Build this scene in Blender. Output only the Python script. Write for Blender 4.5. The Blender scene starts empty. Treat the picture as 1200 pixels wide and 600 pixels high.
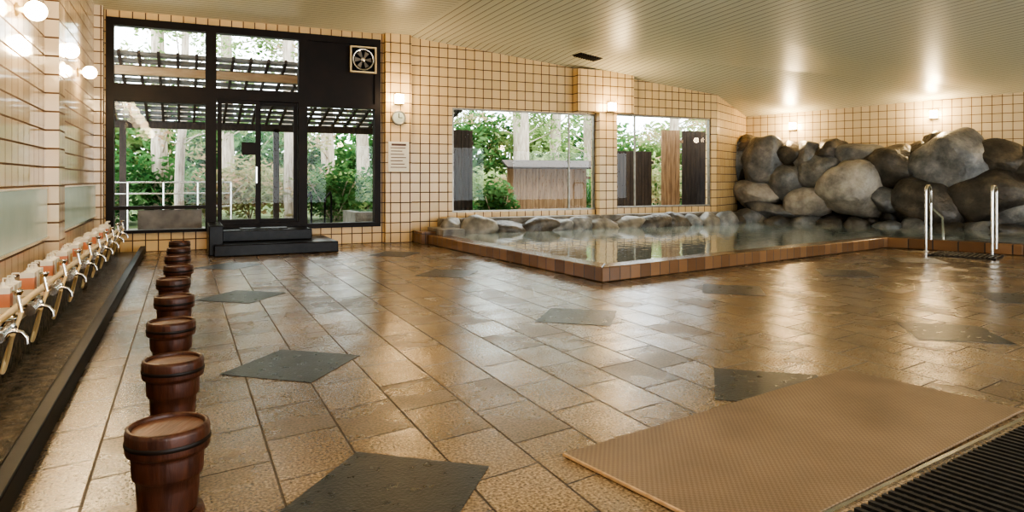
import bpy, bmesh, math, random
from mathutils import Vector, Matrix, noise
random.seed(7)
scene = bpy.context.scene

# ------------------------------------------------------------------ materials
def new_mat(name):
    m = bpy.data.materials.new(name); m.use_nodes = True
    nt = m.node_tree
    b = nt.nodes['Principled BSDF']
    return m, nt, b
def N(nt, t, **kw):
    n = nt.nodes.new(t)
    for k, v in kw.items():
        if k in n.inputs: n.inputs[k].default_value = v
        else: setattr(n, k, v)
    return n
def ramp(nt, fac, stops):
    r = nt.nodes.new('ShaderNodeValToRGB')
    el = r.color_ramp.elements
    while len(el) < len(stops): el.new(0.5)
    for e, (p, c) in zip(el, stops):
        e.position = p; e.color = (*c, 1) if len(c) == 3 else c
    nt.links.new(fac, r.inputs['Fac'])
    return r
def noisy(name, c1, c2, scale=8, rough=0.5, metal=0.0, bump=0.0, bscale=None, spec=0.5, stretch=(1,1,1), rough2=None):
    m, nt, b = new_mat(name)
    tc = N(nt, 'ShaderNodeTexCoord'); mp = N(nt, 'ShaderNodeMapping'); mp.inputs['Scale'].default_value = stretch
    nt.links.new(tc.outputs['Object'], mp.inputs[0])
    no = N(nt, 'ShaderNodeTexNoise', Scale=scale, Detail=6.0)
    nt.links.new(mp.outputs[0], no.inputs['Vector'])
    r = ramp(nt, no.outputs['Fac'], [(0.3, c1), (0.7, c2)])
    nt.links.new(r.outputs[0], b.inputs['Base Color'])
    b.inputs['Roughness'].default_value = rough
    b.inputs['Metallic'].default_value = metal
    b.inputs['Specular IOR Level'].default_value = spec
    if rough2 is not None:
        rr = N(nt, 'ShaderNodeMapRange'); rr.inputs['To Min'].default_value = rough; rr.inputs['To Max'].default_value = rough2
        nt.links.new(no.outputs['Fac'], rr.inputs['Value']); nt.links.new(rr.outputs[0], b.inputs['Roughness'])
    if bump > 0:
        n2 = N(nt, 'ShaderNodeTexNoise', Scale=bscale or scale*4, Detail=4.0)
        nt.links.new(mp.outputs[0], n2.inputs['Vector'])
        bp = N(nt, 'ShaderNodeBump', Strength=bump, Distance=0.02)
        nt.links.new(n2.outputs['Fac'], bp.inputs['Height'])
        nt.links.new(bp.outputs[0], b.inputs['Normal'])
    return m
def tile_mat(name, c1, c2, grout, w=0.2, h=0.2, mortar=0.007, rough=0.22, offx=0.0, offz=0.0, offset=0.0, bump=0.35):
    m, nt, b = new_mat(name)
    tc = N(nt, 'ShaderNodeTexCoord'); s = N(nt, 'ShaderNodeSeparateXYZ'); nt.links.new(tc.outputs['Object'], s.inputs[0])
    ad = N(nt, 'ShaderNodeMath', operation='ADD'); nt.links.new(s.outputs[0], ad.inputs[0]); nt.links.new(s.outputs[1], ad.inputs[1])
    a2 = N(nt, 'ShaderNodeMath', operation='ADD'); nt.links.new(ad.outputs[0], a2.inputs[0]); a2.inputs[1].default_value = offx
    a3 = N(nt, 'ShaderNodeMath', operation='ADD'); nt.links.new(s.outputs[2], a3.inputs[0]); a3.inputs[1].default_value = offz
    cb = N(nt, 'ShaderNodeCombineXYZ'); nt.links.new(a2.outputs[0], cb.inputs[0]); nt.links.new(a3.outputs[0], cb.inputs[1])
    br = N(nt, 'ShaderNodeTexBrick'); br.offset = offset; br.squash = 1.0
    br.inputs['Scale'].default_value = 1; br.inputs['Brick Width'].default_value = w; br.inputs['Row Height'].default_value = h
    br.inputs['Mortar Size'].default_value = mortar; br.inputs['Mortar Smooth'].default_value = 0.2
    br.inputs['Color1'].default_value = (*c1, 1); br.inputs['Color2'].default_value = (*c2, 1); br.inputs['Mortar'].default_value = (*grout, 1)
    nt.links.new(cb.outputs[0], br.inputs['Vector'])
    nt.links.new(br.outputs['Color'], b.inputs['Base Color'])
    mr = N(nt, 'ShaderNodeMapRange'); mr.inputs['To Min'].default_value = rough; mr.inputs['To Max'].default_value = 0.7
    nt.links.new(br.outputs['Fac'], mr.inputs['Value']); nt.links.new(mr.outputs[0], b.inputs['Roughness'])
    bp = N(nt, 'ShaderNodeBump', Strength=bump, Distance=0.01); bp.invert = True
    nt.links.new(br.outputs['Fac'], bp.inputs['Height']); nt.links.new(bp.outputs[0], b.inputs['Normal'])
    return m
def emit_mat(name, col, s):
    m, nt, b = new_mat(name)
    b.inputs['Emission Color'].default_value = (*col, 1); b.inputs['Emission Strength'].default_value = s
    b.inputs['Base Color'].default_value = (*col, 1)
    return m

M_wall = tile_mat('cream_wall_tile', (0.70,0.51,0.275), (0.63,0.445,0.225), (0.08,0.036,0.017), mortar=0.0095)
M_wall_r = tile_mat('cream_wall_tile_right', (0.60,0.49,0.32), (0.54,0.43,0.275), (0.12,0.068,0.036), mortar=0.008)
M_wall_l = tile_mat('cream_wall_tile_glossy', (0.66,0.55,0.41), (0.6,0.49,0.36), (0.12,0.065,0.036), w=0.25, h=0.2, rough=0.08, mortar=0.010)
M_rim = tile_mat('brown_rim_tile', (0.24,0.135,0.07), (0.15,0.082,0.043), (0.04,0.024,0.015), w=0.22, h=0.2, rough=0.2)
M_dark = noisy('dark_brown_frame', (0.008,0.005,0.004), (0.016,0.009,0.006), 3, 0.45, spec=0.25)
M_trough = noisy('wet_pebble_trough', (0.010,0.008,0.006), (0.15,0.105,0.06), 18, 0.10, bump=0.6, rough2=0.3)
M_black = noisy('black_granite', (0.002,0.002,0.002), (0.005,0.005,0.005), 20, 0.35, spec=0.12)
M_blackm = noisy('dark_step_stone', (0.005,0.004,0.004), (0.013,0.011,0.010), 12, 0.3, spec=0.3)
M_chrome = noisy('chrome', (0.55,0.52,0.48), (0.72,0.69,0.65), 3, 0.14, metal=1.0)
M_steel = noisy('brushed_steel', (0.6,0.58,0.54), (0.75,0.73,0.7), 10, 0.25, metal=1.0)
M_alu = noisy('window_aluminium', (0.22,0.2,0.17), (0.32,0.3,0.26), 10, 0.35, metal=0.8)
M_wood = noisy('lacquered_wood', (0.032,0.011,0.007), (0.075,0.026,0.014), 6, 0.36, stretch=(6,6,1), bump=0.15, bscale=12, spec=0.35)
M_woodtop = noisy('lacquered_wood_top', (0.07,0.030,0.021), (0.13,0.056,0.038), 5, 0.42, stretch=(1,8,1), bump=0.1, bscale=12)
M_frost = noisy('frosted_mirror', (0.46,0.57,0.49), (0.54,0.64,0.56), 2, 0.2)
M_white = noisy('white_plastic', (0.66,0.60,0.50), (0.76,0.70,0.60), 5, 0.3)
M_pink = noisy('pink_soap', (0.58,0.22,0.13), (0.68,0.30,0.19), 5, 0.3)
M_amber = noisy('amber_soap', (0.58,0.32,0.12), (0.66,0.40,0.16), 5, 0.3)
M_hose = noisy('cream_hose', (0.52,0.37,0.18), (0.62,0.46,0.24), 5, 0.35)
M_fence = noisy('cedar_fence_wood', (0.16,0.09,0.05), (0.34,0.22,0.13), 3, 0.7, stretch=(6,6,0.7))
M_fenced = noisy('charred_wood', (0.02,0.013,0.01), (0.055,0.035,0.025), 3, 0.7, stretch=(6,6,0.7))
M_beam = noisy('tan_beam', (0.38,0.24,0.13), (0.5,0.34,0.2), 4, 0.6, stretch=(1,6,6))
M_roof = noisy('grey_slate', (0.10,0.095,0.09), (0.2,0.19,0.18), 5, 0.5)
M_bark = noisy('cedar_bark', (0.26,0.20,0.155), (0.58,0.50,0.41), 5, 0.9, stretch=(5,5,0.6), bump=0.6)
M_ground = noisy('mossy_ground', (0.05,0.09,0.03), (0.17,0.19,0.08), 1.5, 0.95, bump=0.5)
M_rubber = noisy('black_rubber', (0.008,0.008,0.008), (0.02,0.02,0.02), 30, 0.45)
M_paper = noisy('notice_paper', (0.78,0.72,0.58), (0.83,0.78,0.66), 2, 0.6)
M_ink = noisy('notice_ink', (0.10,0.05,0.04), (0.16,0.08,0.06), 2, 0.6)
M_clockface = noisy('clock_face', (0.30,0.34,0.30), (0.38,0.42,0.37), 2, 0.4)
M_lampglass = emit_mat('lamp_glass', (1.0,0.78,0.48), 22)
M_brass = noisy('lamp_base', (0.5,0.38,0.2), (0.6,0.48,0.3), 4, 0.3, metal=0.6)
M_ledge = noisy('ledge_stone', (0.10,0.09,0.075), (0.32,0.29,0.24), 4, 0.4, bump=0.7)

M_glass = bpy.data.materials.new('window_glass'); M_glass.use_nodes = True
nt = M_glass.node_tree; nt.nodes.clear()
o = N(nt,'ShaderNodeOutputMaterial'); mx = N(nt,'ShaderNodeMixShader'); tr = N(nt,'ShaderNodeBsdfTransparent'); gl = N(nt,'ShaderNodeBsdfGlossy')
tr.inputs[0].default_value = (0.95,0.98,0.97,1); gl.inputs['Roughness'].default_value = 0.0
fr = N(nt,'ShaderNodeFresnel', IOR=1.3)
nt.links.new(fr.outputs[0], mx.inputs[0]); nt.links.new(tr.outputs[0], mx.inputs[1]); nt.links.new(gl.outputs[0], mx.inputs[2]); nt.links.new(mx.outputs[0], o.inputs[0])

def rock_mat(name, a, b_, c):
    m, nt, b = new_mat(name)
    tc = N(nt,'ShaderNodeTexCoord')
    n1 = N(nt,'ShaderNodeTexNoise', Scale=2.2, Detail=8.0, Roughness=0.65); nt.links.new(tc.outputs['Object'], n1.inputs['Vector'])
    r = ramp(nt, n1.outputs['Fac'], [(0.3,a),(0.52,b_),(0.72,c)])
    nt.links.new(r.outputs[0], b.inputs['Base Color']); b.inputs['Roughness'].default_value = 0.36
    n2 = N(nt,'ShaderNodeTexNoise', Scale=14.0, Detail=8.0); nt.links.new(tc.outputs['Object'], n2.inputs['Vector'])
    bp = N(nt,'ShaderNodeBump', Strength=0.5, Distance=0.05); nt.links.new(n2.outputs['Fac'], bp.inputs['Height']); nt.links.new(bp.outputs[0], b.inputs['Normal'])
    return m
M_rockA = rock_mat('grey_boulder', (0.065,0.07,0.073), (0.18,0.18,0.178), (0.36,0.345,0.315))
M_rockB = rock_mat('dark_boulder', (0.034,0.030,0.026), (0.09,0.077,0.062), (0.21,0.17,0.13))
M_rockC = rock_mat('pale_boulder', (0.15,0.137,0.12), (0.36,0.33,0.285), (0.54,0.50,0.44))
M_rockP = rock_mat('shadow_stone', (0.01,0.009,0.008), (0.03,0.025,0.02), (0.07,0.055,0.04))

# floor
M_floor, nt, b = new_mat('wet_stone_floor')
tc = N(nt,'ShaderNodeTexCoord'); s = N(nt,'ShaderNodeSeparateXYZ'); nt.links.new(tc.outputs['Object'], s.inputs[0])
sh = N(nt,'ShaderNodeMath', operation='MULTIPLY_ADD'); nt.links.new(s.outputs[0], sh.inputs[0]); sh.inputs[1].default_value = -0.2; nt.links.new(s.outputs[1], sh.inputs[2])
cb = N(nt,'ShaderNodeCombineXYZ'); nt.links.new(sh.outputs[0], cb.inputs[0]); nt.links.new(s.outputs[0], cb.inputs[1])
def fbrick(c1,c2,m_,ms=0.006):
    br = N(nt,'ShaderNodeTexBrick'); br.offset=0.5; br.inputs['Scale'].default_value=1; br.inputs['Brick Width'].default_value=0.5; br.inputs['Row Height'].default_value=0.36
    br.inputs['Mortar Size'].default_value=ms; br.inputs['Mortar Smooth'].default_value=0.25; br.inputs['Bias'].default_value=0.0
    br.inputs['Color1'].default_value=(*c1,1); br.inputs['Color2'].default_value=(*c2,1); br.inputs['Mortar'].default_value=(*m_,1)
    nt.links.new(cb.outputs[0], br.inputs['Vector']); return br
br = fbrick((0.275,0.207,0.138),(0.165,0.122,0.08),(0.06,0.043,0.03))
br2 = fbrick((0.03,)*3,(0.19,)*3,(0.5,)*3,0.007)
gr = N(nt,'ShaderNodeTexNoise', Scale=75.0, Detail=4.0); nt.links.new(tc.outputs['Object'], gr.inputs['Vector'])
grr = ramp(nt, gr.outputs['Fac'], [(0.35,(0.4,0.4,0.4)),(0.65,(1.5,1.46,1.38))])
mul = N(nt,'ShaderNodeMix', data_type='RGBA', blend_type='MULTIPLY'); mul.inputs[0].default_value=1.0
nt.links.new(br.outputs['Color'], mul.inputs[6]); nt.links.new(grr.outputs[0], mul.inputs[7])
bg = N(nt,'ShaderNodeTexNoise', Scale=0.9, Detail=4.0); nt.links.new(tc.outputs['Object'], bg.inputs['Vector'])
bgr = ramp(nt, bg.outputs['Fac'], [(0.35,(0.66,0.64,0.62)),(0.65,(1.18,1.15,1.11))])
mul2 = N(nt,'ShaderNodeMix', data_type='RGBA', blend_type='MULTIPLY'); mul2.inputs[0].default_value=1.0
nt.links.new(mul.outputs[2], mul2.inputs[6]); nt.links.new(bgr.outputs[0], mul2.inputs[7])
nt.links.new(mul2.outputs[2], b.inputs['Base Color'])
rn = N(nt,'ShaderNodeTexNoise', Scale=2.4, Detail=6.0); nt.links.new(tc.outputs['Object'], rn.inputs['Vector'])
mr = N(nt,'ShaderNodeMapRange'); mr.inputs['From Min'].default_value=0.4; mr.inputs['From Max'].default_value=0.62; mr.inputs['To Min'].default_value=0.03; mr.inputs['To Max'].default_value=0.17
nt.links.new(rn.outputs['Fac'], mr.inputs['Value'])
ra = N(nt,'ShaderNodeMath', operation='ADD'); nt.links.new(mr.outputs[0], ra.inputs[0]); nt.links.new(br2.outputs['Color'], ra.inputs[1]); nt.links.new(ra.outputs[0], b.inputs['Roughness'])
b1 = N(nt,'ShaderNodeBump', Strength=0.3, Distance=0.006); nt.links.new(gr.outputs['Fac'], b1.inputs['Height'])
b2 = N(nt,'ShaderNodeBump', Strength=0.8, Distance=0.010); b2.invert=True; nt.links.new(br.outputs['Fac'], b2.inputs['Height']); nt.links.new(b1.outputs[0], b2.inputs['Normal'])
nt.links.new(b2.outputs[0], b.inputs['Normal']); b.inputs['Specular IOR Level'].default_value=0.8

M_slate = noisy('wet_slate', (0.028,0.029,0.027), (0.055,0.055,0.049), 14, 0.2, bump=0.15, bscale=70, rough2=0.4, spec=0.4)

# water: milky hot-spring water with a mirror-like rippled surface
M_water, nt, b = new_mat('pool_water')
b.inputs['Base Color'].default_value=(0.40,0.49,0.48,1); b.inputs['Roughness'].default_value=0.02; b.inputs['IOR'].default_value=1.4; b.inputs['Specular IOR Level'].default_value=1.0
tc = N(nt,'ShaderNodeTexCoord'); n1=N(nt,'ShaderNodeTexNoise', Scale=5.0, Detail=2.0); nt.links.new(tc.outputs['Object'], n1.inputs['Vector'])
bp=N(nt,'ShaderNodeBump', Strength=0.10, Distance=0.04); nt.links.new(n1.outputs['Fac'], bp.inputs['Height']); nt.links.new(bp.outputs[0], b.inputs['Normal'])
b.inputs['Coat Weight'].default_value=0.6; b.inputs['Coat Roughness'].default_value=0.02; nt.links.new(bp.outputs[0], b.inputs['Coat Normal'])

def ceil_mat(name, axis):
    m, nt, b = new_mat(name)
    tc = N(nt,'ShaderNodeTexCoord'); s=N(nt,'ShaderNodeSeparateXYZ'); nt.links.new(tc.outputs['Object'], s.inputs[0])
    d = N(nt,'ShaderNodeMath', operation='DIVIDE'); nt.links.new(s.outputs[axis], d.inputs[0]); d.inputs[1].default_value=0.15
    f = N(nt,'ShaderNodeMath', operation='FRACT'); nt.links.new(d.outputs[0], f.inputs[0])
    r = ramp(nt, f.outputs[0], [(0.0,(0.17,0.15,0.095)),(0.10,(0.17,0.15,0.095)),(0.14,(0.59,0.57,0.44)),(1.0,(0.64,0.62,0.48))])
    nt.links.new(r.outputs[0], b.inputs['Base Color']); b.inputs['Roughness'].default_value=0.36; b.inputs['Specular IOR Level'].default_value=0.35
    bp=N(nt,'ShaderNodeBump', Strength=0.4, Distance=0.01); nt.links.new(r.outputs[0], bp.inputs['Height']); nt.links.new(bp.outputs[0], b.inputs['Normal'])
    return m
M_ceilL = ceil_mat('ceiling_boards_flat', 1); M_ceilR = ceil_mat('ceiling_boards_sloped', 0)

M_mat, nt, b = new_mat('woven_tan_vinyl')
tc = N(nt,'ShaderNodeTexCoord'); ck=N(nt,'ShaderNodeTexChecker', Scale=70.0); nt.links.new(tc.outputs['Object'], ck.inputs['Vector'])
ck.inputs['Color1'].default_value=(0.225,0.157,0.098,1); ck.inputs['Color2'].default_value=(0.165,0.113,0.068,1)
no=N(nt,'ShaderNodeTexNoise', Scale=2.0); nt.links.new(tc.outputs['Object'], no.inputs['Vector'])
rr=ramp(nt,no.outputs['Fac'],[(0.3,(0.78,0.78,0.78)),(0.7,(1.1,1.1,1.1))])
mu=N(nt,'ShaderNodeMix', data_type='RGBA', blend_type='MULTIPLY'); mu.inputs[0].default_value=1
nt.links.new(ck.outputs['Color'], mu.inputs[6]); nt.links.new(rr.outputs[0], mu.inputs[7]); nt.links.new(mu.outputs[2], b.inputs['Base Color'])
b.inputs['Roughness'].default_value=0.5
bp=N(nt,'ShaderNodeBump', Strength=0.4, Distance=0.004); nt.links.new(ck.outputs['Fac'], bp.inputs['Height']); nt.links.new(bp.outputs[0], b.inputs['Normal'])

def leaf_mat(name, a, b_, c):
    m, nt, b = new_mat(name)
    tc = N(nt,'ShaderNodeTexCoord'); n1=N(nt,'ShaderNodeTexNoise', Scale=1.3, Detail=5.0); nt.links.new(tc.outputs['Object'], n1.inputs['Vector'])
    r = ramp(nt, n1.outputs['Fac'], [(0.33,a),(0.5,b_),(0.66,c)])
    df = N(nt,'ShaderNodeBsdfDiffuse'); tl=N(nt,'ShaderNodeBsdfTranslucent'); mx=N(nt,'ShaderNodeMixShader'); mx.inputs[0].default_value=0.5
    nt.links.new(r.outputs[0], df.inputs[0]); nt.links.new(r.outputs[0], tl.inputs[0]); nt.links.new(df.outputs[0], mx.inputs[1]); nt.links.new(tl.outputs[0], mx.inputs[2])
    nt.links.new(mx.outputs[0], nt.nodes['Material Output'].inputs[0])
    return m
M_leaf = leaf_mat('cedar_leaves', (0.07,0.13,0.045), (0.20,0.28,0.11), (0.42,0.49,0.25))
M_leaf2 = leaf_mat('autumn_leaves', (0.15,0.20,0.08), (0.34,0.34,0.18), (0.48,0.30,0.2))
M_leaf3 = leaf_mat('shrub_leaves', (0.025,0.085,0.03), (0.08,0.185,0.065), (0.22,0.36,0.16))

# ------------------------------------------------------------------ mesh builder
class MB:
    def __init__(s): s.v=[]; s.f=[]; s.m=[]; s.sm=[]; s.mats=[]
    def mi(s, mat):
        if mat not in s.mats: s.mats.append(mat)
        return s.mats.index(mat)
    def add(s, vs, fs, mat, smooth=False):
        o=len(s.v); s.v += [tuple(v) for v in vs]; k=s.mi(mat)
        for f in fs: s.f.append(tuple(i+o for i in f)); s.m.append(k); s.sm.append(smooth)
    def box(s, a, b, mat, M=None):
        x0,y0,z0=a; x1,y1,z1=b
        vs=[Vector(p) for p in [(x0,y0,z0),(x1,y0,z0),(x1,y1,z0),(x0,y1,z0),(x0,y0,z1),(x1,y0,z1),(x1,y1,z1),(x0,y1,z1)]]
        if M: vs=[M@v for v in vs]
        s.add(vs, [(0,3,2,1),(4,5,6,7),(0,1,5,4),(1,2,6,5),(2,3,7,6),(3,0,4,7)], mat)
    def prism(s, pts, z0, z1, mat):
        n=len(pts); vs=[(x,y,z0) for x,y in pts]+[(x,y,z1) for x,y in pts]
        fs=[tuple(range(n-1,-1,-1)), tuple(range(n,2*n))]+[(i,(i+1)%n,(i+1)%n+n,i+n) for i in range(n)]
        s.add(vs,fs,mat)
    def tube(s, path, r, mat, seg=12, r2=None):
        P=[Vector(p) for p in path]; vs=[]; fs=[]; n=len(P); prev=None
        for i,p in enumerate(P):
            t=(P[min(i+1,n-1)]-P[max(i-1,0)]).normalized()
            if prev is None:
                u=t.cross(Vector((0,0,1)));
                if u.length<1e-3: u=t.cross(Vector((1,0,0)))
            else: u=prev-t*prev.dot(t)
            u.normalize(); prev=u; w=t.cross(u)
            rr = r if r2 is None else r+(r2-r)*i/(n-1)
            for k in range(seg):
                a=2*math.pi*k/seg; vs.append(p+u*math.cos(a)*rr+w*math.sin(a)*rr)
        for i in range(n-1):
            for k in range(seg):
                a=i*seg+k; b=i*seg+(k+1)%seg; fs.append((a,b,b+seg,a+seg))
        s.add(vs,fs,mat,True)
        s.add([vs[k] for k in range(seg)],[tuple(range(seg-1,-1,-1))],mat)
        s.add([vs[(n-1)*seg+k] for k in range(seg)],[tuple(range(seg))],mat)
    def lathe(s, prof, c, mat, seg=32, axis='z', smooth=True):
        vs=[]; fs=[]
        for r,z in prof:
            for k in range(seg):
                a=2*math.pi*k/seg
                if axis=='z': vs.append((c[0]+r*math.cos(a), c[1]+r*math.sin(a), c[2]+z))
                elif axis=='y': vs.append((c[0]+r*math.cos(a), c[1]+z, c[2]+r*math.sin(a)))
                else: vs.append((c[0]+z, c[1]+r*math.cos(a), c[2]+r*math.sin(a)))
        n=len(prof)
        for i in range(n-1):
            for k in range(seg):
                a=i*seg+k; b=i*seg+(k+1)%seg; fs.append((a,b,b+seg,a+seg))
        s.add(vs,fs,mat,smooth)
    def obj(s, name, loc=(0,0,0), rot=0.0, parent=None, bevel=0):
        me=bpy.data.meshes.new(name); me.from_pydata(s.v,[],s.f)
        for m in s.mats: me.materials.append(m)
        for p,k,sm in zip(me.polygons,s.m,s.sm): p.material_index=k; p.use_smooth=sm
        me.update()
        ob=bpy.data.objects.new(name,me); scene.collection.objects.link(ob)
        ob.location=loc; ob.rotation_euler=(0,0,rot)
        if parent: ob.parent=parent
        if bevel:
            bm=ob.modifiers.new('bevel','BEVEL'); bm.width=bevel; bm.segments=2; bm.limit_method='ANGLE'
        return ob
def empty(name, loc=(0,0,0)):
    e=bpy.data.objects.new(name,None); scene.collection.objects.link(e); e.location=loc; e.empty_display_size=0.1
    return e
def arc(c, r, a0, a1, n, plane):
    out=[]
    for i in range(n+1):
        a=a0+(a1-a0)*i/n; out.append(Vector(c)+plane[0]*math.cos(a)*r+plane[1]*math.sin(a)*r)
    return out

# ------------------------------------------------------------------ room shell
C=Vector((14.56,15.25)); R=Vector((17.39,9.5)); wd=(R-C).normalized(); wn=Vector((wd.y,-wd.x))
if wn.x>0: wn=-wn
R2=C+wd*19.3
mb=MB(); mb.box((-1.55,-2.2,-0.15),(24,15.6,0.0),M_floor); mb.obj('floor')

def wall_open(mb, x0,x1,z0,z1,y0,y1, ops, mat):
    xs=sorted(set([x0,x1]+[v for o in ops for v in (o[0],o[1])])); zs=sorted(set([z0,z1]+[v for o in ops for v in (o[2],o[3])]))
    for i in range(len(xs)-1):
        for j in range(len(zs)-1):
            cx=(xs[i]+xs[i+1])/2; cz=(zs[j]+zs[j+1])/2
            if any(o[0]<cx<o[1] and o[2]<cz<o[3] for o in ops): continue
            mb.box((xs[i],y0,zs[j]),(xs[i+1],y1,zs[j+1]),mat)
mb=MB()
wall_open(mb,-1.55,12.2,0,4.4,13.8,14.0,[(-1.19,3.56,0.33,4.05),(5.1,8.61,0.57,2.77),(9.08,12.0,0.6,2.8)],M_wall)
mb.box((3.64,13.66,0),(4.17,13.8,4.18),M_wall)
mb.prism([(12.2,13.8),(C.x,C.y),(C.x+.1,C.y+.25),(12.2,14.0)],0,3.4,M_wall)
mb.obj('wall_back')
mb=MB(); mb.box((8.0,13.55,2.79),(9.5,13.8,3.75),M_wall); mb.box((8.61,13.62,0),(9.08,13.8,2.79),M_wall); mb.obj('trim_1')
mb=MB()
mb.box((-1.55,-2.2,0),(-1.35,13.8,4.4),M_wall_l)
mb.box((-1.35,8.95,0),(-1.22,9.35,4.18),M_wall_l)
mb.box((-1.35,13.5,0),(-1.22,13.8,4.18),M_wall_l)
mb.box((-1.35,4.5,0),(-1.22,4.9,4.18),M_wall_l)
mb.obj('wall_left')
L=(R2-C).length
mb=MB(); mb.box((0,0,0),(L,0.2,4.0),M_wall_r)
mb.obj('wall_right', loc=(C.x,C.y,0), rot=math.atan2(wd.y,wd.x))
mb=MB(); wall_open(mb,-1.55,24,0,4.4,-2.2,-2.0,[(-0.3,5.4,0.3,3.2),(6.6,12.6,0.3,2.7),(14.0,20.5,0.3,2.6)],M_wall); mb.obj('wall_front')  # unseen wall; its openings are added to let in fill light from behind
mb=MB()
mb.add([(-1.35,-2,4.18),(4.1,-2,4.18),(4.1,13.8,4.18),(-1.35,13.8,4.18)],[(0,3,2,1)],M_ceilL)
mb.add([(4.1,13.8,4.18),(12.2,13.8,2.86),(C.x,C.y,3.05),(R.x,R.y,3.26),(R2.x,-2.0,3.26),(4.1,-2,4.18),(4.1,9.5,4.18)],[(0,1,2),(0,2,3,6),(6,3,4,5)],M_ceilR)
mb.obj('ceiling')
mb=MB()
for i in range(9): mb.box((-0.24+i*0.055,-0.14,-0.03),(-0.215+i*0.055,0.14,0.01),M_dark)
mb.box((-0.26,-0.16,-0.012),(0.26,0.16,0.0),M_blackm)
v=mb.obj('ceiling_vent',loc=(7.3,12.0,3.715)); v.rotation_euler=(0,math.atan(0.146),0)

# slate inlays
mb=MB()
inl=[(0.75,2.78),(0.68,4.97),(3.24,3.2),(3.3,5.6),(3.22,8.9),(3.24,11.6),(5.74,3.7),(5.7,6.2),(8.1,6.65),(8.05,4.45),(0.57,8.1),(0.6,11.0),(10.4,7.2),(10.4,4.9),(5.74,1.2),(0.75,0.4)]
for x,y in inl:
    h=0.47
    mb.prism([(x-h,y-0.05),(x+0.04,y-h-0.02),(x+h,y+0.06),(x-0.02,y+h)],-0.01,0.004,M_slate)
mb.obj('slate_floor_inlays')

# ------------------------------------------------------------------ pool
P=[(4.3,13.45),(4.65,7.3),(11.85,8.8),(12.6,6.9),(14.4,2.3)]
def offset_line(pts, d):
    out=[]
    for i,p in enumerate(pts):
        p=Vector(p)
        if i==0: t=(Vector(pts[1])-p).normalized(); n=Vector((-t.y,t.x)); out.append(p+n*d)
        elif i==len(pts)-1: t=(p-Vector(pts[i-1])).normalized(); n=Vector((-t.y,t.x)); out.append(p+n*d)
        else:
            t1=(p-Vector(pts[i-1])).normalized(); t2=(Vector(pts[i+1])-p).normalized()
            n1=Vector((-t1.y,t1.x)); n2=Vector((-t2.y,t2.x)); n=(n1+n2).normalized(); out.append(p+n*d/n.dot(n1))
    return out
inner=offset_line(P,0.30)
mb=MB()
for i in range(len(P)-1):
    a,b_=P[i],P[i+1]; c,d=inner[i+1],inner[i]
    mb.prism([a,b_,tuple(c),tuple(d)],0,0.185,M_rim)
mb.obj('pool_rim',bevel=0.015)
mb=MB()
W=[tuple(p) for p in offset_line(P,0.26)]
poly=W+[(18.5,4.6),(16.6,10.0),(14.4,14.9),(12.3,13.75),(4.45,13.7)]
mb.add([(x,y,0.165) for x,y in poly],[tuple(range(len(poly)))],M_water)
mb.obj('pool_water')
mb=MB(); mb.box((4.2,13.1,0),(4.75,13.64,0.24),M_rim); mb.box((4.5,12.7,0.0),(4.95,13.64,0.3),M_ledge); mb.obj('pool_corner_step',bevel=0.01)

def rock(name, c, size, mat, seed, rot=0, parent=None, sub=4, amp=0.22, npl=6):
    bm=bmesh.new(); bmesh.ops.create_icosphere(bm, subdivisions=sub, radius=0.5)
    rnd=random.Random(seed); off=Vector((rnd.uniform(-50,50),rnd.uniform(-50,50),rnd.uniform(-50,50)))
    planes=[]
    for i in range(npl):
        n=Vector((rnd.uniform(-1,1),rnd.uniform(-1,1),rnd.uniform(-1,1))).normalized(); planes.append((n,rnd.uniform(0.37,0.46)))
    for v in bm.verts:
        n=v.co.normalized()
        q=v.co*(1+amp*noise.noise(n*1.1+off)*1.5+amp*0.25*noise.noise(n*3+off))
        q*=1+0.10*(abs(n.x*n.y)+abs(n.y*n.z)+abs(n.x*n.z))
        for pn,pd in planes:
            e=q.dot(pn)-pd
            if e>0: q-=pn*e*0.8
        v.co=q
    me=bpy.data.meshes.new(name); bm.to_mesh(me); bm.free()
    me.materials.append(mat)
    for p in me.polygons: p.use_smooth=True
    for v in me.vertices:
        v.co=Vector((v.co.x*size[0],v.co.y*size[1],v.co.z*size[2]))*1.11
    ob=bpy.data.objects.new(name,me); scene.collection.objects.link(ob); ob.location=c
    ob.rotation_euler=(rnd.uniform(-.15,.15),rnd.uniform(-.2,.2),rot)
    if parent: ob.parent=parent
    return ob
A,B,D=M_rockA,M_rockB,M_rockC
bl=[(.0,1.69,.75,1.0,A),(.25,2.15,.66,.5,B),(.8,1.74,1.12,1.22,A),(1.45,1.9,.68,.66,B),(1.85,1.79,.78,.78,A),(2.45,2.0,.78,.55,B),(3.1,1.8,1.02,.66,A),
(3.85,1.5,1.14,1.0,B),(4.45,1.84,.62,.58,B),(5.1,1.66,1.45,1.22,A),(5.95,1.64,1.0,.8,B),(6.5,1.55,.9,.8,B),(.55,.84,1.3,.66,D),(1.45,1.18,1.08,.8,A),(2.25,1.42,.9,.9,A),
(3.05,1.0,1.4,1.28,D),(2.0,.64,1.15,.64,D),(3.9,.76,.9,.56,A),(4.7,.70,1.6,1.0,B),(5.8,.84,1.7,1.15,B),(1.1,.42,1.4,.4,A),(6.3,.42,.95,.6,A),(-.3,1.12,.66,1.0,A),(4.78,2.17,.5,.4,B),
(7.3,1.3,1.3,1.2,B),(7.2,.5,1.1,.7,A),(8.4,.9,1.4,1.3,B),(9.6,.7,1.3,1.2,A)]
pile=empty('boulder_pile',(0,0,0))
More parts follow.
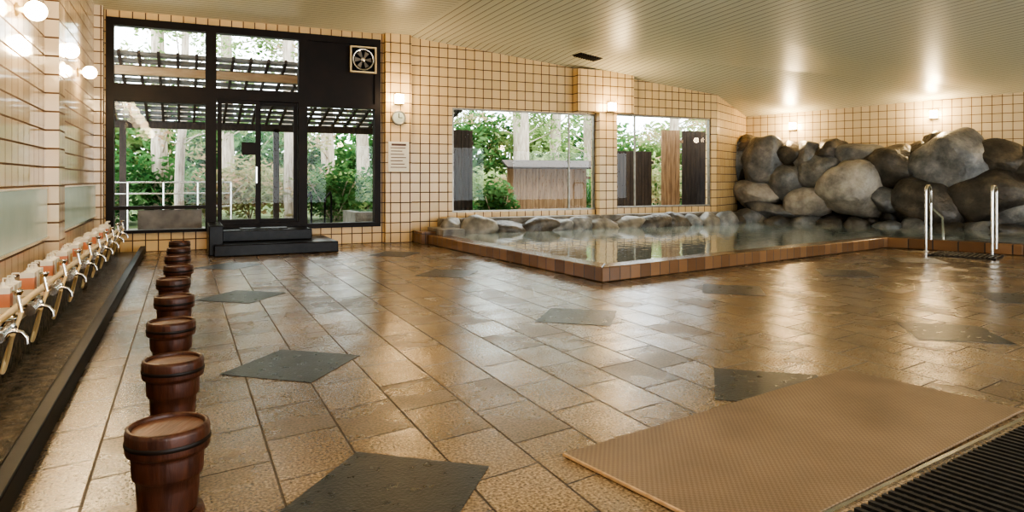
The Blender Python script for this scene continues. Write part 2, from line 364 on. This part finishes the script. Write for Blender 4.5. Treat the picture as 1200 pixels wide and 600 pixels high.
for i,(s,z,w,h,m) in enumerate(bl):
    g=1.03+.008*s
    dep = 1.0 - 0.28*(z-0.4)
    p=C+wd*s+wn*(dep+0.1)
    rock('boulder_%d'%(i+1),(p.x,p.y,z),(w*g,max(0.7,min(w,h)*0.95)*g,h*g),m,100+i,rot=math.atan2(wd.y,wd.x)+random.uniform(-.2,.2),parent=pile)
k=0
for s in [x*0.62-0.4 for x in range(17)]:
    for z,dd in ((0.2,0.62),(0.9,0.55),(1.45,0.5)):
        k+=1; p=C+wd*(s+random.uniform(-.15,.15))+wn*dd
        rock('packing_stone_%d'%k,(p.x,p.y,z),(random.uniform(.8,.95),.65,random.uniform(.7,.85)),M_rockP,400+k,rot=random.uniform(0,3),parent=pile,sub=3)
for i in range(15):
    k+=1; p=C+wd*(i*0.62-0.5)+wn*(1.35+random.uniform(-.1,.15))
    rock('water_edge_stone_%d'%i,(p.x,p.y,0.12),(random.uniform(.5,.9),.6,random.uniform(.3,.5)),random.choice([A,D,B]),700+i,rot=random.uniform(0,3),parent=pile,sub=3)

led=empty('pool_back_ledge')
x=4.75; i=0
while x<14.0:
    w=random.uniform(.35,.8); i+=1
    yy=13.47 if x<12 else 13.55+(x-12)*.45
    rock('ledge_stone_%d'%i,(x+w/2,yy+random.uniform(-.08,.05),0.2),(w*1.2,.5,random.uniform(.34,.52)),random.choice([M_ledge,B,A]),900+i,parent=led,sub=3,amp=.25,npl=9)
    x+=w*0.93
mb=MB(); mb.box((4.75,13.55,0),(8.6,13.79,.46),M_ledge); mb.box((9.1,13.55,0),(12.1,13.79,.46),M_ledge); mb.box((8.6,13.45,0),(9.1,13.61,.46),M_ledge)
mb.obj('ledge_slab',parent=led,bevel=.03)

def rail(name, base, dirv, diag):
    d=Vector((dirv[0],dirv[1],0)).normalized(); u=Vector((0,0,1)); b=Vector(base)
    H=1.15; r=0.1; w=0.36 if not diag else 0.34
    path=[b,b+u*(H-r)]+arc(b+u*(H-r)+d*r,r,math.pi,math.pi/2,6,(d,u))[1:]
    e=b+d*w
    path+=arc(e+u*(H-r)-d*r,r,math.pi/2,0,6,(d,u))
    if diag: path+= [e+u*(H-.3), e+u*(H-.4)+d*.1, e+u*0.55+d*.85, e+u*.12+d*.92]
    else: path+=[e+u*.1]
    mb=MB(); mb.tube(path,0.023,M_steel); mb.lathe([(0,0.012),(.05,.012),(.05,0)],tuple(b),M_steel,16)
    if diag: mb.tube([e+u*(H-.3), e+u*.1],0.02,M_steel)
    mb.obj(name)
rail('pool_handrail',(11.9,8.1,0),(.93,.36),True)
rail('pool_handrail',(12.02,7.05,0),(.93,.36),False)
mb=MB()
t=Vector((.37,-.93)); n=Vector((-.93,-.37))
for i in range(14):
    a=Vector((11.85,7.85))+t*0.07*i
    q=[a,a+t*.035,a+t*.035+n*.75,a+n*.75]; mb.prism([tuple(v) for v in q],0,0.03,M_rubber)
for j in (0.02,.36,.7):
    a=Vector((11.85,7.85))+n*j; q=[a,a+t*.95,a+t*.95+n*.04,a+n*.04]; mb.prism([tuple(v) for v in q],0,.02,M_rubber)
mb.obj('rubber_grate_mat')

# ------------------------------------------------------------------ bath mats (foreground)
mb=MB(); mb.box((0,-1.0,0.001),(2.42,0,0.014),M_mat)
mb.box((-0.012,-1.0,0.001),(0,0,0.016),M_beam)
mb.obj('tan_bath_mat',loc=(1.58,2.8,0.003),rot=math.atan2(.44,2.33),bevel=.003)
mb=MB()
for i in range(52): mb.box((i*.05,-1.2,0.004),(i*.05+.022,0,0.034),M_rubber)
for j in range(24): mb.box((0,-1.2+j*.05,0.004),(2.6,-1.185+j*.05,0.024),M_rubber)
mb.box((-.02,-1.22,0.0),(2.62,0.0,0.006),M_rubber)
mb.obj('black_rubber_mat',loc=(1.98,1.78,0.003),rot=math.atan2(.44,2.33)*0.9)
mb=MB(); mb.box((0,0,0),(2.9,.02,.012),M_steel); mb.obj('trim_2',loc=(1.75,1.80,0.001),rot=math.atan2(.44,2.33)*0.9)

# ------------------------------------------------------------------ stools and buckets
for i in range(9):
    y=2.33+.85*i; x=-.05+random.uniform(-.012,.012)
    mb=MB()
    mb.lathe([(0,.0),(.088,0),(.09,.03),(.082,.05),(.078,.2),(.084,.215),(.096,.22),(.099,.27),(.094,.285),(0,.285)],(0,0,0),M_wood,32)
    mb.lathe([(.084,.06),(.0875,.065),(.0875,.085),(.082,.09)],(0,0,0),M_dark,32)
    mb.obj('bath_stool',loc=(x,y,0))
    mb=MB()
    mb.lathe([(0,0),(.080,0),(.082,.01),(.086,.07),(.087,.10),(.095,.106),(.098,.115),(.100,.165),(.099,.172),(.102,.176),(.114,.182),(.116,.19),(.116,.24),(.113,.252),(.105,.255),(.100,.25),(.099,.242)],(0,0,0),M_wood,48)
    mb.lathe([(.099,.242),(.0,.242)],(0,0,0),M_woodtop,48)
    mb.lathe([(.1165,.203),(.1185,.206),(.1185,.214),(.1165,.217)],(0,0,0),M_dark,48)
    mb.obj('wooden_wash_bucket',loc=(x+random.uniform(-.006,.006),y,0.286),rot=random.uniform(0,6))

# ------------------------------------------------------------------ washing area
mb=MB(); mb.box((-.67,1.2,0),(-.595,13.6,.12),M_black); mb.obj('drain_curb',bevel=.008)
mb=MB(); mb.box((-1.0,1.2,0.0),(-.67,13.6,.03),M_trough)
mb.obj('drain_trough')
for y0,y1 in ((1.2,4.49),(4.91,8.94),(9.36,13.49)):
    mb=MB(); mb.box((-1.349,y0,0),(-1.0,y1,.33),M_trough); mb.box((-1.349,y0,.33),(-.98,y1,.36),M_wall_l)
    mb.obj('wash_counter')
for y0,y1 in ((1.2,4.45),(4.95,8.9),(9.4,13.45)):
    mb=MB(); mb.box((-1.349,y0,.66),(-1.32,y1,1.17),M_frost); mb.box((-1.349,y0,.635),(-1.30,y1,.66),M_chrome); mb.box((-1.349,y0,1.17),(-1.31,y1,1.185),M_white)
    mb.obj('wash_mirror')
mb=MB(); mb.tube([(-.935,1.3,.475),(-.935,13.3,.475)],.022,M_hose)
for i in range(14): mb.tube([(-1.0,1.6+i*.85,.36),(-.935,1.6+i*.85,.47)],.012,M_chrome)
mb.obj('water_supply_pipe')
for i in range(13):
    y=2.06+.85*i
    mb=MB()
    mb.tube([(0,-.1,.05),(0,.1,.05)],.027,M_chrome,16)
    mb.tube([(0,-.15,.05),(0,-.1,.05)],.032,M_chrome,8); mb.tube([(0,.1,.05),(0,.15,.05)],.032,M_chrome,8)
    for sgn in (-1,1):
        mb.box((-.012,sgn*.125-.04,.08),(.012,sgn*.125+.04,.1),M_chrome)
        mb.tube([(0,sgn*.125,.05),(0,sgn*.125,.1)],.012,M_chrome,10)
    mb.tube([(-.12,0,-.02),(-.12,0,.05),(0,0,.05)],.02,M_chrome)
    mb.tube([(0,0,.05),(.04,0,.058),(.08,0,.045),(.10,0,.015),(.103,0,-.02)],.012,M_chrome)
    mb.lathe([(0,0),(.05,0),(.05,.015),(.02,.03)],(-.12,0,-.02),M_chrome,20)
    hp=[]
    for k in range(29):
        t_=k/28; hp.append((.03-.07*math.sin(t_*3.1), .03+.26*t_+.06*math.sin(t_*6.3), .03-.27*math.sin(math.pi*t_)+.08*t_))
    mb.tube(hp,.011,M_hose,8)
    e_=hp[-1]; mb.tube([e_,(e_[0]-.02,e_[1]+.01,e_[2]+.1)],.012,M_chrome,10); mb.lathe([(0,0),(.016,0),(.03,.022),(.029,.03),(0,.03)],(e_[0]-.02,e_[1]+.01,e_[2]+.1),M_chrome,20)
    mb.obj('shower_faucet',loc=(-.88,y,.385))
    for j,(dy,mt) in enumerate(((.26,M_pink),(.40,M_white),(.54,M_amber))):
        mb=MB()
        mb.box((-.048,-.048,0),(.048,.048,.05),M_white); mb.box((-.047,-.047,.05),(.047,.047,.14),mt); mb.box((-.048,-.048,.14),(.048,.048,.18),M_white)
        mb.lathe([(.045,.18),(.02,.19),(.014,.205),(.014,.215),(0,.215)],(0,0,0),M_white,16)
        mb.tube([(0,0,.21),(0,0,.24),(.04,0,.24),(.045,0,.23)],.006,M_white,8)
        mb.obj('soap_dispenser',loc=(-1.10,y+dy,.361),bevel=.005)

# ------------------------------------------------------------------ window / door unit on the back wall
def frame(mb,x0,x1,z0,z1,w,y0,y1,mat):
    mb.box((x0,y0,z0),(x0+w,y1,z1),mat); mb.box((x1-w,y0,z0),(x1,y1,z1),mat)
    mb.box((x0+w,y0,z0),(x1-w,y1,z0+w),mat); mb.box((x0+w,y0,z1-w),(x1-w,y1,z1),mat)
def glass(mb,x0,x1,z0,z1,y): mb.add([(x0,y,z0),(x1,y,z0),(x1,y,z1),(x0,y,z1)],[(0,1,2,3)],M_glass)
Y0,Y1=13.74,13.92
mb=MB()
mb.box((-1.19,Y0,.33),(-1.08,Y1,4.05),M_dark); mb.box((-1.08,Y0,3.92),(3.56,Y1,4.05),M_dark); mb.box((-1.08,Y0,.33),(.36,Y1,.38),M_dark)
mb.box((.36,Y0,.33),(.54,Y1,3.92),M_dark)
mb.box((-1.08,Y0,2.62),(.36,Y1,2.92),M_dark); mb.box((.54,Y0,2.72),(1.98,Y1,2.92),M_dark)
mb.box((-1.08,Y0,.74),(.36,Y1,.80),M_dark)
glass(mb,-1.08,.36,2.92,3.92,13.84); glass(mb,.54,1.96,2.92,3.92,13.84); glass(mb,-1.08,.36,.38,2.62,13.84)
mb.box((-.72,13.77,.39),(.30,13.83,.73),M_roof)
mb.obj('window_1')
mb=MB()
mb.box((1.98,Y0,.33),(2.14,Y1,3.92),M_dark); mb.box((3.44,Y0,.33),(3.56,Y1,3.92),M_dark); mb.box((2.14,Y0+.04,2.74),(3.44,Y1,3.92),M_dark)
mb.box((2.14,Y0,.33),(3.44,Y1,.42),M_dark); mb.box((2.14,Y0,2.66),(3.44,Y1,2.76),M_dark)
mb.box((2.14,Y0+.02,2.76),(2.2,Y1,3.92),M_dark)
glass(mb,2.14,3.44,.42,2.66,13.84)
mb.obj('window_2')
mb=MB()
mb.box((.541,Y0,.33),(1.979,Y1,.46),M_dark)
frame(mb,.56,1.28,.46,2.72,.07,13.76,13.80,M_dark); glass(mb,.63,1.21,.53,2.65,13.78)
frame(mb,1.24,1.97,.46,2.72,.07,13.84,13.88,M_dark); glass(mb,1.31,1.90,.53,2.65,13.86)
mb.box((.97,13.75,1.72),(1.22,13.765,1.95),M_dark)
mb.box((1.215,13.745,1.2),(1.24,13.76,1.5),M_chrome)
mb.obj('door_1')
for k,(x0,x1,z0,z1,ms) in enumerate(((5.1,8.61,.57,2.77,(7.92,)),(9.08,12.0,.6,2.8,(9.72,)))):
    mb=MB(); frame(mb,x0,x1,z0,z1,.035,13.82,13.9,M_alu)
    for m_ in ms: mb.box((m_,13.84,z0+.03),(m_+.03,13.88,z1-.03),M_alu)
    glass(mb,x0+.03,x1-.03,z0+.03,z1-.03,13.86)
    mb.obj('window_%d'%(k+3))
mb=MB()
fx,fz,fy=3.20,3.62,13.73
frame(mb,fx-.26,fx+.26,fz-.26,fz+.26,.03,fy-.06,fy+.04,M_brass)
mb.box((fx-.23,fy+.02,fz-.23),(fx+.23,fy+.035,fz+.23),M_black)
mb.lathe([(.21,-.05),(.215,.0),(.19,.0),(.185,-.05),(.21,-.05)],(fx,fy,fz),M_steel,32,'y')
for k in range(6):
    a=k*math.pi/3
    p=[]
    for rr,da,dy in ((.04,-.3,-.01),(.17,-.28,-.02),(.17,.28,.01),(.04,.3,.01)):
        p.append((fx+rr*math.cos(a+da),fy+dy-.02,fz+rr*math.sin(a+da)))
    mb.add(p,[(0,1,2,3)],M_roof)
mb.lathe([(0,-.05),(.045,-.045),(.045,0)],(fx,fy,fz),M_steel,20,'y')
mb.obj('exhaust_fan')
mb=MB()
mb.box((.45,12.35,0),(2.45,13.74,.19),M_blackm); mb.box((.58,12.95,.19),(2.1,13.74,.38),M_blackm); mb.box((.38,12.55,0),(.60,13.74,.50),M_blackm)
mb.obj('door_steps',bevel=.015)
mb=MB(); mb.box((.9,13.1,.381),(1.7,13.55,.40),M_rubber); mb.obj('door_mat',bevel=.005)

mb=MB(); mb.box((3.69,13.635,1.42),(4.11,13.66,2.02),M_paper)
for j in range(7): mb.box((3.73+(j%2)*.01,13.632,1.5+j*.065),(4.06-(j*37%11)*.01,13.6352,1.515+j*.065),M_ink)
mb.box((3.75,13.632,1.94),(4.05,13.6352,1.98),M_ink)
mb.obj('wall_notice')
mb=MB(); mb.lathe([(0,-.03),(.115,-.03),(.118,-.045),(.145,-.045),(.15,0)],(3.9,13.66,2.50),M_alu,32,'y')
mb.lathe([(0,-.033),(.116,-.033)],(3.9,13.66,2.50),M_clockface,32,'y')
mb.box((3.894,13.62,2.50),(3.906,13.625,2.59),M_black); mb.box((3.9,13.62,2.494),(3.97,13.625,2.506),M_black)
mb.obj('wall_clock')

# ------------------------------------------------------------------ lamps
def lamp(loc, nrm, kind, power=35):
    n=Vector((nrm[0],nrm[1],0)).normalized()
    mb=MB(); rot=math.atan2(n.y,n.x)
    if kind=='globe':
        mb.lathe([(0,0),(.06,0),(.06,.015),(.03,.03),(.025,.09),(0,.09)],(0,0,0),M_brass,20,'x')
        prof=[(.09*math.sin(a),-.09*math.cos(a)) for a in [math.pi*k/14 for k in range(15)]]
        mb.lathe(prof,(.15,0,0),M_lampglass,24,'x')
    else:
        mb.box((0,-.09,-.11),(.02,.09,.11),M_brass)
        mb.box((.02,-.08,-.09),(.12,.08,.09),M_lampglass)
        mb.box((.0,-.09,.09),(.13,.09,.105),M_brass); mb.box((.0,-.09,-.105),(.13,.09,-.09),M_brass)
    ob=mb.obj('wall_lamp',loc=loc,rot=rot,bevel=0.004 if kind!='globe' else 0)
    l=bpy.data.lights.new('lamp_bulb','POINT'); l.energy=power; l.color=(1.0,.76,.46); l.shadow_soft_size=.12; l.specular_factor=0.5
    lo=bpy.data.objects.new('lamp_bulb',l); scene.collection.objects.link(lo); lo.parent=ob; lo.location=(.34,0,.02)
for y in (0.6,2.6,5.4,7.5,9.65,11.5): lamp((-1.35,y,2.78),(1,0),'globe',36)  # nearest ones are out of view, added to brighten the room around the camera
lamp((3.9,13.66,2.87),(0,-1),'box',26)
lamp((8.85,13.55,2.92),(0,-1),'box',30)
for s_,z_ in ((1.30,2.72),(4.63,2.85),(8.3,2.9),(12.0,2.9)):  # last pair is out of view, added as extra light along this wall
    p=C+wd*s_; lamp((p.x,p.y,z_),(wn.x,wn.y),'box',52)
for x in (5.9,13.3): lamp((x,-2.0,2.7),(0,1),'box',80)  # unseen lamps added behind the camera as warm fill

# ------------------------------------------------------------------ outdoors
mb=MB()
nx,ny=34,16; vs=[];fs=[]
for j in range(ny+1):
    for i in range(nx+1):
        x=-12+i*50/nx; y=15.7+j*26/ny
        z=-.16 if y<17 else -.16+(y-17)*.11+noise.noise(Vector((x*.3,y*.3,0)))*.3
        vs.append((x,y,z))
for j in range(ny):
    for i in range(nx):
        a=j*(nx+1)+i; fs.append((a,a+1,a+nx+2,a+nx+1))
mb.add(vs,fs,M_ground,True); mb.obj('ground')
mb=MB(); mb.box((-4,14.01,-.05),(5,18.5,.12),M_ledge); mb.obj('outdoor_terrace')

def leaves(mb, c, rad, n, size, mat, rnd):
    for _ in range(n):
        d=Vector((rnd.gauss(0,1),rnd.gauss(0,1),rnd.gauss(0,1))); d.normalize()
        p=Vector(c)+Vector((d.x*rad[0],d.y*rad[1],d.z*rad[2]))*rnd.uniform(.3,1)
        u=Vector((rnd.uniform(-1,1),rnd.uniform(-1,1),rnd.uniform(-.6,.6))).normalized(); w=u.cross(Vector((rnd.uniform(-1,1),rnd.uniform(-1,1),rnd.uniform(-1,1)))).normalized()
        s=size*rnd.uniform(.6,1.4)
        mb.add([p-u*s, p+w*s*.4, p+u*s, p-w*s*.4],[(0,1,2,3)],mat)
def tree(x,y,r,h,mat,seed,crown0=2.0,nc=20,spread=1.6):
    rnd=random.Random(seed); mb=MB(); z0=-.3+max(0,(y-17)*.11)
    lean=rnd.uniform(-.03,.03)
    mb.tube([(x+lean*k+rnd.uniform(-.03,.03),y,z0+h*k/8) for k in range(9)],r,M_bark,12,r2=r*.5)
    for k in range(nc):
        z=z0+crown0+(h-crown0)*rnd.random(); a=rnd.uniform(0,6.28); rr=spread*rnd.uniform(.4,1)
        tip=(x+rr*math.cos(a),y+rr*math.sin(a),z+.2)
        mb.tube([(x,y,z-.3),tip],r*.14,M_bark,6,r2=.01)
        leaves(mb,tip,(.7,.7,.4),110,.075,mat,rnd)
    mb.obj('cedar_tree' if mat is M_leaf else 'maple_tree')
tr=[(-.5,20,.22,8),(-.1,18.9,.12,8),(2.65,19.5,.22,8),(3.9,21,.22,8),(9.8,20,.16,8),(11.2,20.5,.22,8),(7.4,22,.2,8),(13.5,22,.25,8),(-3.2,22,.25,8),(16.5,21,.22,8),(1.2,23,.22,9),(5.6,24,.24,9),(8.8,25,.2,9),(12.5,26,.22,9)]
for i,(x,y,r,h) in enumerate(tr): tree(x,y,r,h,M_leaf if i%3 else M_leaf2,i+1,crown0=1.6+(i%3)*.6,nc=21)
def shrub(x,y,z,w,h,seed,mat,n=900,size=.08,name='shrub'):
    rnd=random.Random(seed); mb=MB()
    for k in range(6): mb.tube([(x,y,z),(x+rnd.uniform(-w,w)*.4,y+rnd.uniform(-w,w)*.3,z+h*.7)],.015,M_bark,6)
    leaves(mb,(x,y,z+h*.52),(w*.5,w*.4,h*.5),n,size,mat,rnd); mb.obj(name)
shrub(6.75,15.2,0,1.1,1.25,50,M_leaf3,900,.09)
shrub(6.1,16.3,-.1,1.2,1.0,51,M_leaf3,800)
for i in range(24):
    rnd=random.Random(300+i); x=-6+i*1.1; y=rnd.uniform(19.5,22); shrub(x,y,.1,rnd.uniform(1.8,2.8),rnd.uniform(1.3,2.1),300+i,rnd.choice([M_leaf,M_leaf3,M_leaf2]),1100,.1)
for i in range(20):
    rnd=random.Random(600+i); x=-8+i*1.9; y=rnd.uniform(26,29); shrub(x,y,.7,rnd.uniform(3.2,4.5),rnd.uniform(2.2,4.0),600+i,rnd.choice([M_leaf,M_leaf3,M_leaf]),1400,.17,'hillside_bush')
shrub(10.2,18.3,.1,2.0,2.7,90,M_leaf,1400,.08)
shrub(3.6,18.9,.1,2.0,1.6,91,M_leaf3,1300,.08)
def fence(name,x0,x1,y,top,mat,cap=None,w=.14):
    mb=MB(); n=int((x1-x0)/w)
    for i in range(n):
        mb.box((x0+i*w,y,-.16),(x0+i*w+w-.012,y+.03,top+random.uniform(-.008,.008)),mat)
    mb.box((x0,y+.03,top-.35),(x1,y+.07,top-.27),mat); mb.box((x0,y+.03,.3),(x1,y+.07,.38),mat)
    if cap:
        mb.add([(x0-.15,y-.35,top-.02),(x1+.15,y-.35,top-.02),(x1+.15,y+.05,top+.17),(x0-.15,y+.05,top+.17),(x0-.15,y-.35,top-.07),(x1+.15,y-.35,top-.07),(x1+.15,y+.05,top+.12),(x0-.15,y+.05,top+.12)],[(0,1,2,3),(7,6,5,4),(0,4,5,1),(1,5,6,2),(2,6,7,3),(3,7,4,0)],cap)
    mb.obj(name)
fence('cedar_fence',7.85,10.45,17.0,1.62,M_fence,M_fenced,w=.19)
fence('dark_wood_screen',5.65,6.38,15.75,2.45,M_fenced,w=.1)
fence('dark_wood_screen',10.65,12.05,16.2,2.05,M_fenced,w=.12)
fence('cedar_fence',12.08,12.85,15.9,2.65,M_fence,w=.16)
fence('dark_wood_screen',12.88,14.6,16.0,2.65,M_fenced,w=.16)
mb=MB()
def rz(y): return 3.62-(y-14.3)*.26
for i in range(30):
    x=-3+i*.32; mb.add([(x,14.35,rz(14.35)),(x+.05,14.35,rz(14.35)),(x+.05,18.3,rz(18.3)),(x,18.3,rz(18.3)),(x,14.35,rz(14.35)-.07),(x+.05,14.35,rz(14.35)-.07),(x+.05,18.3,rz(18.3)-.07),(x,18.3,rz(18.3)-.07)],[(0,1,2,3),(7,6,5,4),(0,4,5,1),(1,5,6,2),(2,6,7,3),(3,7,4,0)],M_fenced)
for j in range(13):
    y=14.4+j*.31; mb.box((-3,y,rz(y)-.06),(6.4,y+.30,rz(y)+.0),M_roof)
for y in (14.9,18.0): mb.box((-3.1,y,rz(y)-.22),(6.5,y+.12,rz(y)-.07),M_beam if y<15 else M_fenced)
for x,y in ((-1.3,17.9),(2.0,18.0),(5.9,18.0),(-1.3,15.0)): mb.box((x,y,0.12),(x+.13,y+.13,rz(y)-.15),M_fenced)
mb.obj('terrace_roof')
mb=MB()
for z in (.55,.85,1.1): mb.tube([(-2.5,17.4,z+.1),(1.0,17.4,z+.1)],.02,M_steel)
for k in range(6): mb.tube([(-2.5+k*.7,17.4,.121),(-2.5+k*.7,17.4,1.2)],.022,M_steel)
mb.obj('terrace_railing')
mb=MB()
for x in (2.35,2.75):
    mb.tube([(x,14.6,.121),(x,14.6,.95),(x,14.7,1.0),(x,15.3,.85),(x,15.35,.121)],.02,M_black)
mb.obj('step_handrail')
mb=MB(); mb.box((3.6,16.2,.12),(4.9,17.6,.5),M_ledge); mb.box((3.75,16.35,.5),(4.75,17.45,.51),M_water); mb.obj('outdoor_stone_tub',bevel=.04)

# ------------------------------------------------------------------ world
w=bpy.data.worlds.new('overcast_sky'); scene.world=w; w.use_nodes=True
nt=w.node_tree; bgN=nt.nodes['Background']
tc=N(nt,'ShaderNodeTexCoord'); s=N(nt,'ShaderNodeSeparateXYZ'); nt.links.new(tc.outputs['Generated'], s.inputs[0])
r=ramp(nt,s.outputs[2],[(0.0,(0.86,0.94,1.0)),(0.5,(0.94,0.98,1.0))])
nt.links.new(r.outputs[0],bgN.inputs[0]); bgN.inputs[1].default_value=6.0

# ------------------------------------------------------------------ camera
cd=bpy.data.cameras.new('camera'); cam=bpy.data.objects.new('camera',cd); scene.collection.objects.link(cam)
cam.location=(0,0,1.27); cam.rotation_euler=(math.radians(90),0,math.radians(-25.15))
cd.sensor_width=36; cd.lens=24.6; cd.shift_y=-0.075; cd.clip_end=200; cd.clip_start=.05
scene.camera=cam
scene.view_settings.view_transform='AgX'
scene.view_settings.look='AgX - High Contrast'
scene.view_settings.exposure=0.35
